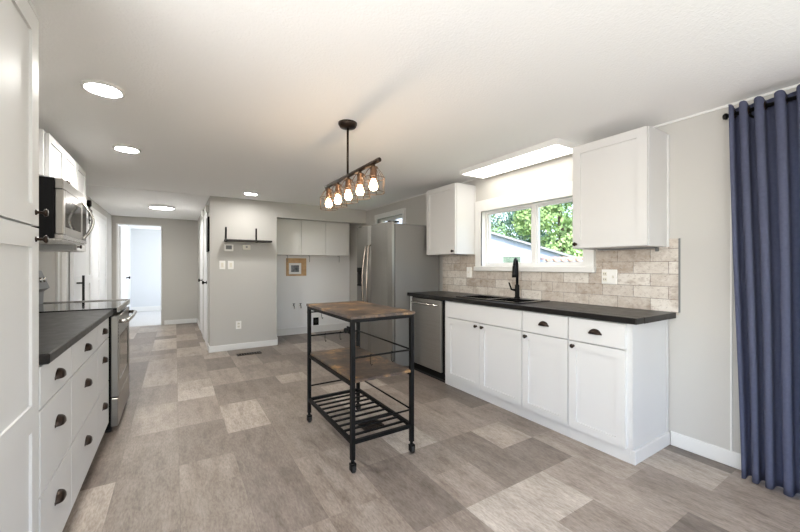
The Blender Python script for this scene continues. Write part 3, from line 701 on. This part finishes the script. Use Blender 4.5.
# ------------------------------------------------------------------ rolling cart
r = thing('rolling_cart', 'black metal kitchen cart with rustic board shelves on casters', 'cart', (1.11, 2.36, 0))
cx0, cx1, cy0, cy1 = .897, 1.322, 1.952, 2.765
for i, (x, y) in enumerate(((cx0, cy0), (cx1, cy0), (cx0, cy1), (cx1, cy1))):
    l = finish('leg', B(x-.0125, x+.0125, y-.0125, y+.0125, .075, .915), 'black_metal', r)
    m = MB().tube([(x, y, .076), (x, y, .055)], .010, 10).box(x-.017, x+.017, y-.018, y+.012, .046, .056)
    m.box(x-.017, x-.013, y-.018, y+.010, .015, .046); m.box(x+.013, x+.017, y-.018, y+.010, .015, .046)
    c = finish('caster_fork', m, 'black_metal', r)
    finish('caster_wheel', MB().lathe((x-.011, y-.006, .0235), [(.0, 0), (.020, 0), (.0235, .004), (.0235, .018), (.020, .022), (0, .022)], 'x', 18), 'rubber', c)
finish('tabletop', B(cx0-.018, cx1+.018, cy0-.018, cy1+.018, .9155, .933, bev=.001), 'rustic_board', r)
m = MB()
for y in (cy0, cy1): m.bar((cx0, y, .904), (cx1, y, .904), .022, .022)
for x in (cx0, cx1): m.bar((x, cy0, .904), (x, cy1, .904), .022, .022)
finish('top_frame', m, 'black_metal', r)
finish('middle_shelf', B(cx0+.006, cx1-.006, cy0-.008, cy1+.008, .532, .548, bev=.001), 'rustic_board', r)
for x in (cx0, cx1): finish('shelf_rail', MB().bar((x, cy0, .521), (x, cy1, .521), .016, .020), 'black_metal', r)
m = MB()
for z in (.68, .285):
    for y in (cy0, cy1): m.tube([(cx0, y, z), (cx1, y, z)], .006, 8)
    m.tube([(cx1, cy0, z), (cx1, cy1, z)], .006, 8)
finish('guard_rail', m, 'black_metal', r)
m = MB(); z = .178
for y in (cy0, cy1): m.bar((cx0, y, z), (cx1, y, z), .022, .022)
for x in (cx0, cx1): m.bar((x, cy0, z), (x, cy1, z), .022, .022)
finish('slatted_shelf_frame', m, 'black_metal', r)
for k in range(9):
    y = cy0+(cy1-cy0)*(k+1)/10; finish('slat', B(cx0+.011, cx1-.011, y-.008, y+.008, z-.004, z+.006), 'black_metal', r)
m = MB().tube([(cx0, cy1, .86), (cx0, cy1+.05, .86), (cx1, cy1+.05, .86), (cx1, cy1, .86)], .006, 8)
finish('towel_rail', m, 'black_metal', r)
def hook(x, y, z): return MB().tube([(x, y-.012, z-.002), (x, y-.008, z+.009), (x, y+.006, z+.009), (x, y+.008, z-.03), (x, y+.004, z-.052), (x, y-.010, z-.058), (x, y-.020, z-.048)], .0022, 6)
HK = [(1.02, cy1+.05, .86), (1.03, cy1, .68), (1.16, cy1, .68), (1.02, cy0, .68), (1.17, cy0, .68)]
for (x, y, z) in HK: finish('hook', hook(x, y, z), 'black_metal', r)
m = MB().tube([(cx0-.0125, cy0+.03, .845), (cx0-.04, cy0+.03, .845)], .009, 8).lathe((cx0-.02, cy0+.03, .845), [(.013, 0), (.016, .004), (.016, .016), (.012, .02), (0, .02)], '-x', 12)
m.box(cx0-.0125, cx0-.004, cy0+.012, cy0+.06, .825, .865)
finish('bottle_opener', m, 'black_metal', r)

# ------------------------------------------------------------------ pendant light
r = thing('pendant_light', 'bronze bar pendant with five wire cage shades over the cart', 'pendant light', (1.03, 2.32, 1.64))
px, py = 1.02, 2.30
finish('canopy', MB().lathe((px, py, CZ), [(.065, 0), (.065, .012), (.055, .03), (.02, .036), (0, .036)], '-z', 28), 'bronze', r)
finish('rod', MB().tube([(px, py, CZ-.03), (px, py, 1.865)], .0075, 10), 'bronze', r)
finish('crossbar', MB().tube([(px, 1.838, 1.86), (px, 1.843, 1.86), (px, 2.722, 1.86), (px, 2.727, 1.86)], [.010, .014, .014, .010], 12), 'bronze', r)
for k in range(5):
    y = 1.918+k*.186
    m = MB(); R = .068
    for a in range(8):
        t = 2*PI*a/8; c, s = math.cos(t), math.sin(t)
        m.tube([(px+.026*c, y+.026*s, 1.828), (px+.040*c, y+.040*s, 1.81), (px+R*c, y+R*s, 1.765), (px+R*c, y+R*s, 1.678)], .0015, 5)
    for rr, z in ((.027, 1.828), (R, 1.765), (R, 1.678)):
        m.tube([(px+rr*math.cos(2*PI*i/24), y+rr*math.sin(2*PI*i/24), z) for i in range(24)], .0019, 5, closed=True)
    cg = finish('cage_shade', m, 'cage_wire', r)
    finish('socket', MB().lathe((px, y, 1.848), [(.010, 0), (.012, .010), (.026, .014), (.026, .022), (.021, .026), (.021, .085), (.017, .088), (0, .088)], '-z', 18), 'bronze_light', r)
    finish('bulb', MB().lathe((px, y, 1.760), [(.012, 0), (.013, .010), (.022, .026), (.0265, .042), (.023, .058), (.013, .068), (0, .071)], '-z', 18), 'bulb_glow', r)

# ------------------------------------------------------------------ ceiling lights
def can(x, y, label, rad=.088, mt='can_light'):
    r = thing('recessed_light', label, 'ceiling light', (x, y, CZ), 'round recessed ceiling lights')
    m = MB().tube([(x+rad*math.cos(2*PI*i/32), y+rad*math.sin(2*PI*i/32), CZ-.004) for i in range(32)], .012, 8, closed=True)
    finish('trim_ring', m, 'white_trim', r); finish('lens', MB().lathe((x, y, CZ-.0005), [(rad-.008, 0), (rad-.012, .006), (0, .008)], '-z', 32), mt, r)
can(-.34, 2.585, 'round recessed light over the aisle beside the left drawer cabinets')
can(-.345, 3.80, 'round recessed light over the aisle in front of the microwave')
can(.88, 5.24, 'round recessed light above the dark floating shelf', mt='can_light_soft')
r = thing('disc_light', 'flat round light on the hall ceiling before the bedroom', 'ceiling light', (-.185, 7.15, CZ-.012))
finish('rim', MB().lathe((-.185, 7.15, CZ-.0125), [(.19, 0), (.19, .02), (.172, .024), (.172, .01), (0, .01)], '-z', 40), 'white_trim', r)
finish('diffuser', MB().lathe((-.185, 7.15, CZ-.024), [(.170, 0), (.160, .010), (0, .014)], '-z', 40), 'hall_light', r)
r = thing('fluorescent_light', 'long rectangular light box on the ceiling above the sink window', 'ceiling light', (2.68, 2.24, CZ))
m = MB(); x0, x1, y0, y1 = 2.51, 2.85, 1.69, 2.81; zb = CZ-.045
m.box(x0, x0+.016, y0, y1, zb, CZ-.0005); m.box(x1-.016, x1, y0, y1, zb, CZ-.0005); m.box(x0+.016, x1-.016, y0, y0+.016, zb, CZ-.0005); m.box(x0+.016, x1-.016, y1-.016, y1, zb, CZ-.0005)
finish('housing', m, 'white_trim', r); finish('diffuser', B(x0+.0165, x1-.0165, y0+.0165, y1-.0165, zb+.004, CZ-.012), 'diffuser', r)

# ------------------------------------------------------------------ backsplash plates
r = thing('wall_outlet', 'white double-gang outlet and switch plate on the stone backsplash', 'outlet', (2.89, 1.49, 1.09))
finish('plate', B(2.883, 2.8908, 1.432, 1.55, 1.09, 1.205, bev=.003), 'plastic_white', r)
for dz in (-.022, .022):
    s_ = finish('socket', B(2.880, 2.883, 1.508, 1.54, 1.147+dz-.015, 1.147+dz+.015, bev=.002), 'plastic_ivory', r)
    finish('slots', MB().box(2.8794, 2.880, 1.516, 1.519, 1.147+dz-.004, 1.147+dz+.007).box(2.8794, 2.880, 1.529, 1.532, 1.147+dz-.004, 1.147+dz+.007), 'gap_black', s_)
finish('toggle', B(2.874, 2.883, 1.455, 1.467, 1.138, 1.158, bev=.002), 'plastic_ivory', r)
r = thing('light_switch', 'white switch plate on the backsplash left of the window', 'light switch', (2.89, 3.07, 1.1))
finish('plate', B(2.876, 2.8908, 3.03, 3.105, 1.10, 1.22, bev=.004), 'plastic_white', r); finish('toggle', B(2.868, 2.876, 3.062, 3.073, 1.15, 1.17), 'plastic_ivory', r)

# ------------------------------------------------------------------ curtain
r = thing('curtain_rod', 'black curtain rod near the ceiling over the patio door', 'curtain rod', (2.80, -.4, 2.125))
finish('rod', MB().tube([(2.80, .757, 2.13), (2.80, -1.7, 2.13)], .011, 12), 'black_metal', r)
finish('finial', MB().lathe((2.80, .757, 2.13), [(.012, 0), (.018, .004), (.02, .012), (.014, .022), (0, .025)], 'y', 16), 'black_metal', r)
for yy in (.66, -1.6): finish('bracket', MB().tube([(2.80, yy, 2.117), (2.80, yy, 2.10), (2.8995, yy, 2.10)], .006, 8).lathe((2.8995, yy, 2.10), [(.022, 0), (.02, .006), (0, .006)], '-x', 14), 'black_metal', r)
RC = [0, .062, .125, .205, .285, .375, .46, .55, .65, .75]     # fold spacings from the outer edge
def fold(u):
    k = 0
    while k < len(RC)-2 and u > RC[k+1]: k += 1
    t = (u-RC[k])/(RC[k+1]-RC[k]); return k+t
def cfn(s, v):
    u = s*.75; ph = fold(u); amp = .048*(1-.12*v)
    z = 2.175-2.16*v; yb = .742-u - .055*v*(1-u/.75)
    wob = .006*math.sin(3*v+u*9)
    cw = math.cos(2*PI*ph); x = 2.80 + amp*math.copysign(abs(cw)**.7, cw)*(-1) + wob - .012*v
    y = yb - .009*math.sin(4*PI*ph)*(1-.3*v) + .004*math.sin(5*v+ph)
    top = .0075*math.cos(4*PI*ph) if v == 0 else 0
    return (x, y, z+top)
r = thing('curtain', 'navy blue grommet curtain hanging to the floor beside the patio door', 'curtain', (2.80, .4, .015))
m = MB(); m.grid(cfn, 150, 40)
bmesh.ops.solidify(m.bm, geom=m.bm.faces[:], thickness=.003)
finish('drape', m, 'navy_fabric', r)
for k in range(6):
    y = .742-(RC[k]+(RC[k+1]-RC[k])*.25)
    finish('grommet', MB().tube([(2.80+.022*math.cos(2*PI*i/18), y, 2.13+.022*math.sin(2*PI*i/18)) for i in range(18)], .004, 6, closed=True), 'bronze', r)

# ------------------------------------------------------------------ outdoors
struct('ground', B(3.2, 60, -30, 40, -.8, -.7), 'lawn')
YAW = -math.atan(225/356.5); F = Vector((math.sin(-YAW), math.cos(YAW), 0)); Rt = Vector((math.cos(YAW), math.sin(YAW), 0))
def outloc(dep, lat): p = F*dep+Rt*lat; return (p.x, p.y, -.7)
r = thing('neighbor_house', 'pale blue-white house with a sloping roof outside the window', 'house', (0, 0, -.7))
m = MB().prism([(-4, -.7), (4.5, -.7), (4.5, 1.55), (-.6, 3.05), (-4, 2.05)], 'y', 0, 5); finish('wall', m, 'siding', r)
m = MB().prism([(-4.3, 1.96), (-.6, 3.05), (4.9, 1.43), (4.9, 1.49), (-.6, 3.11), (-4.3, 2.02)], 'y', -.12, 5.1); finish('roof', m, 'roof_shingle', r)
f = finish('window', MB().box(2.84, 3.42, -.03, -.001, 1.22, 1.25).box(2.84, 3.42, -.03, -.001, 1.50, 1.53).box(2.84, 2.88, -.03, -.001, 1.25, 1.50).box(3.38, 3.42, -.03, -.001, 1.25, 1.50), 'white_trim', r)
finish('pane', B(2.88, 3.38, -.012, -.001, 1.25, 1.50), 'distant_pane', f)
r.location = outloc(10, 0); r.rotation_euler = (0, 0, YAW)
r = thing('garden_wall', 'low pale wall with a reddish tiled cap outside the window', 'wall', (0, 0, -.7))
finish('wall_body', B(2.9, 6.2, 0, .2, -.7, 1.36), 'siding', r)
m = MB()
for k in range(22): m.tube([(2.98+k*.15, -.07, 1.37), (2.98+k*.15, .27, 1.37)], .05, 8)
finish('cap_tiles', m, 'terracotta', r)
r.location = outloc(7.2, 0); r.rotation_euler = (0, 0, YAW)
rnd = random.Random(5)
def tree(label, dep, lat, h, R, mat, n):
    x, y, _ = outloc(dep, lat)
    r = thing('tree', label, 'tree', (x, y, -.7), 'trees beyond the neighbouring house')
    finish('trunk', MB().tube([(x, y, -.7), (x+.1, y, h*.3), (x, y+.1, h*.75)], [.22, .16, .06], 8), 'bark', r)
    bl = []; V = []; Fc = []
    for k in range(26):
        a = rnd.uniform(0, 2*PI); q = rnd.uniform(.1, .7)*R; zz = rnd.uniform(.08, .95)*h
        bl.append((Vector((q*math.cos(a), q*math.sin(a), zz+.7)), rnd.uniform(.28, .5)*R*(1.1-.4*zz/h)))
    for k in range(n):
        c, br = bl[k % len(bl)]; d = Vector((rnd.gauss(0, 1), rnd.gauss(0, 1), rnd.gauss(0, 1))).normalized()
        p = c+d*br*rnd.uniform(.7, 1.1); s = rnd.uniform(.05, .12)
        u = (d+Vector((rnd.uniform(-1, 1), rnd.uniform(-1, 1), rnd.uniform(-1, 1)))*.9).normalized(); a = u.orthogonal().normalized(); b = u.cross(a)
        i = len(V); V += [p+a*s, p+b*s*.6, p-a*s, p-b*s*.6]; Fc.append((i, i+1, i+2, i+3))
    me = bpy.data.meshes.new('crown'); me.from_pydata(V, [], Fc); me.materials.append(M[mat])
    o = bpy.data.objects.new('crown', me); COL.objects.link(o); o.parent = r
tree('bright yellow-green tree behind the low garden wall', 15.5, 7.0, 6.0, 2.0, 'leaf_bright', 16000)
tree('mid-green tree rising over the house roof seen in the left pane', 18, 3.6, 6.5, 1.9, 'leaf_mid', 14000)
tree('bluish-green tree between the two others, farther back', 22, 7.6, 8, 2.6, 'leaf_blue', 16000)
tree('mid-green tree at the right edge of the sink window view', 21, 12.4, 8, 2.4, 'leaf_mid', 12000)
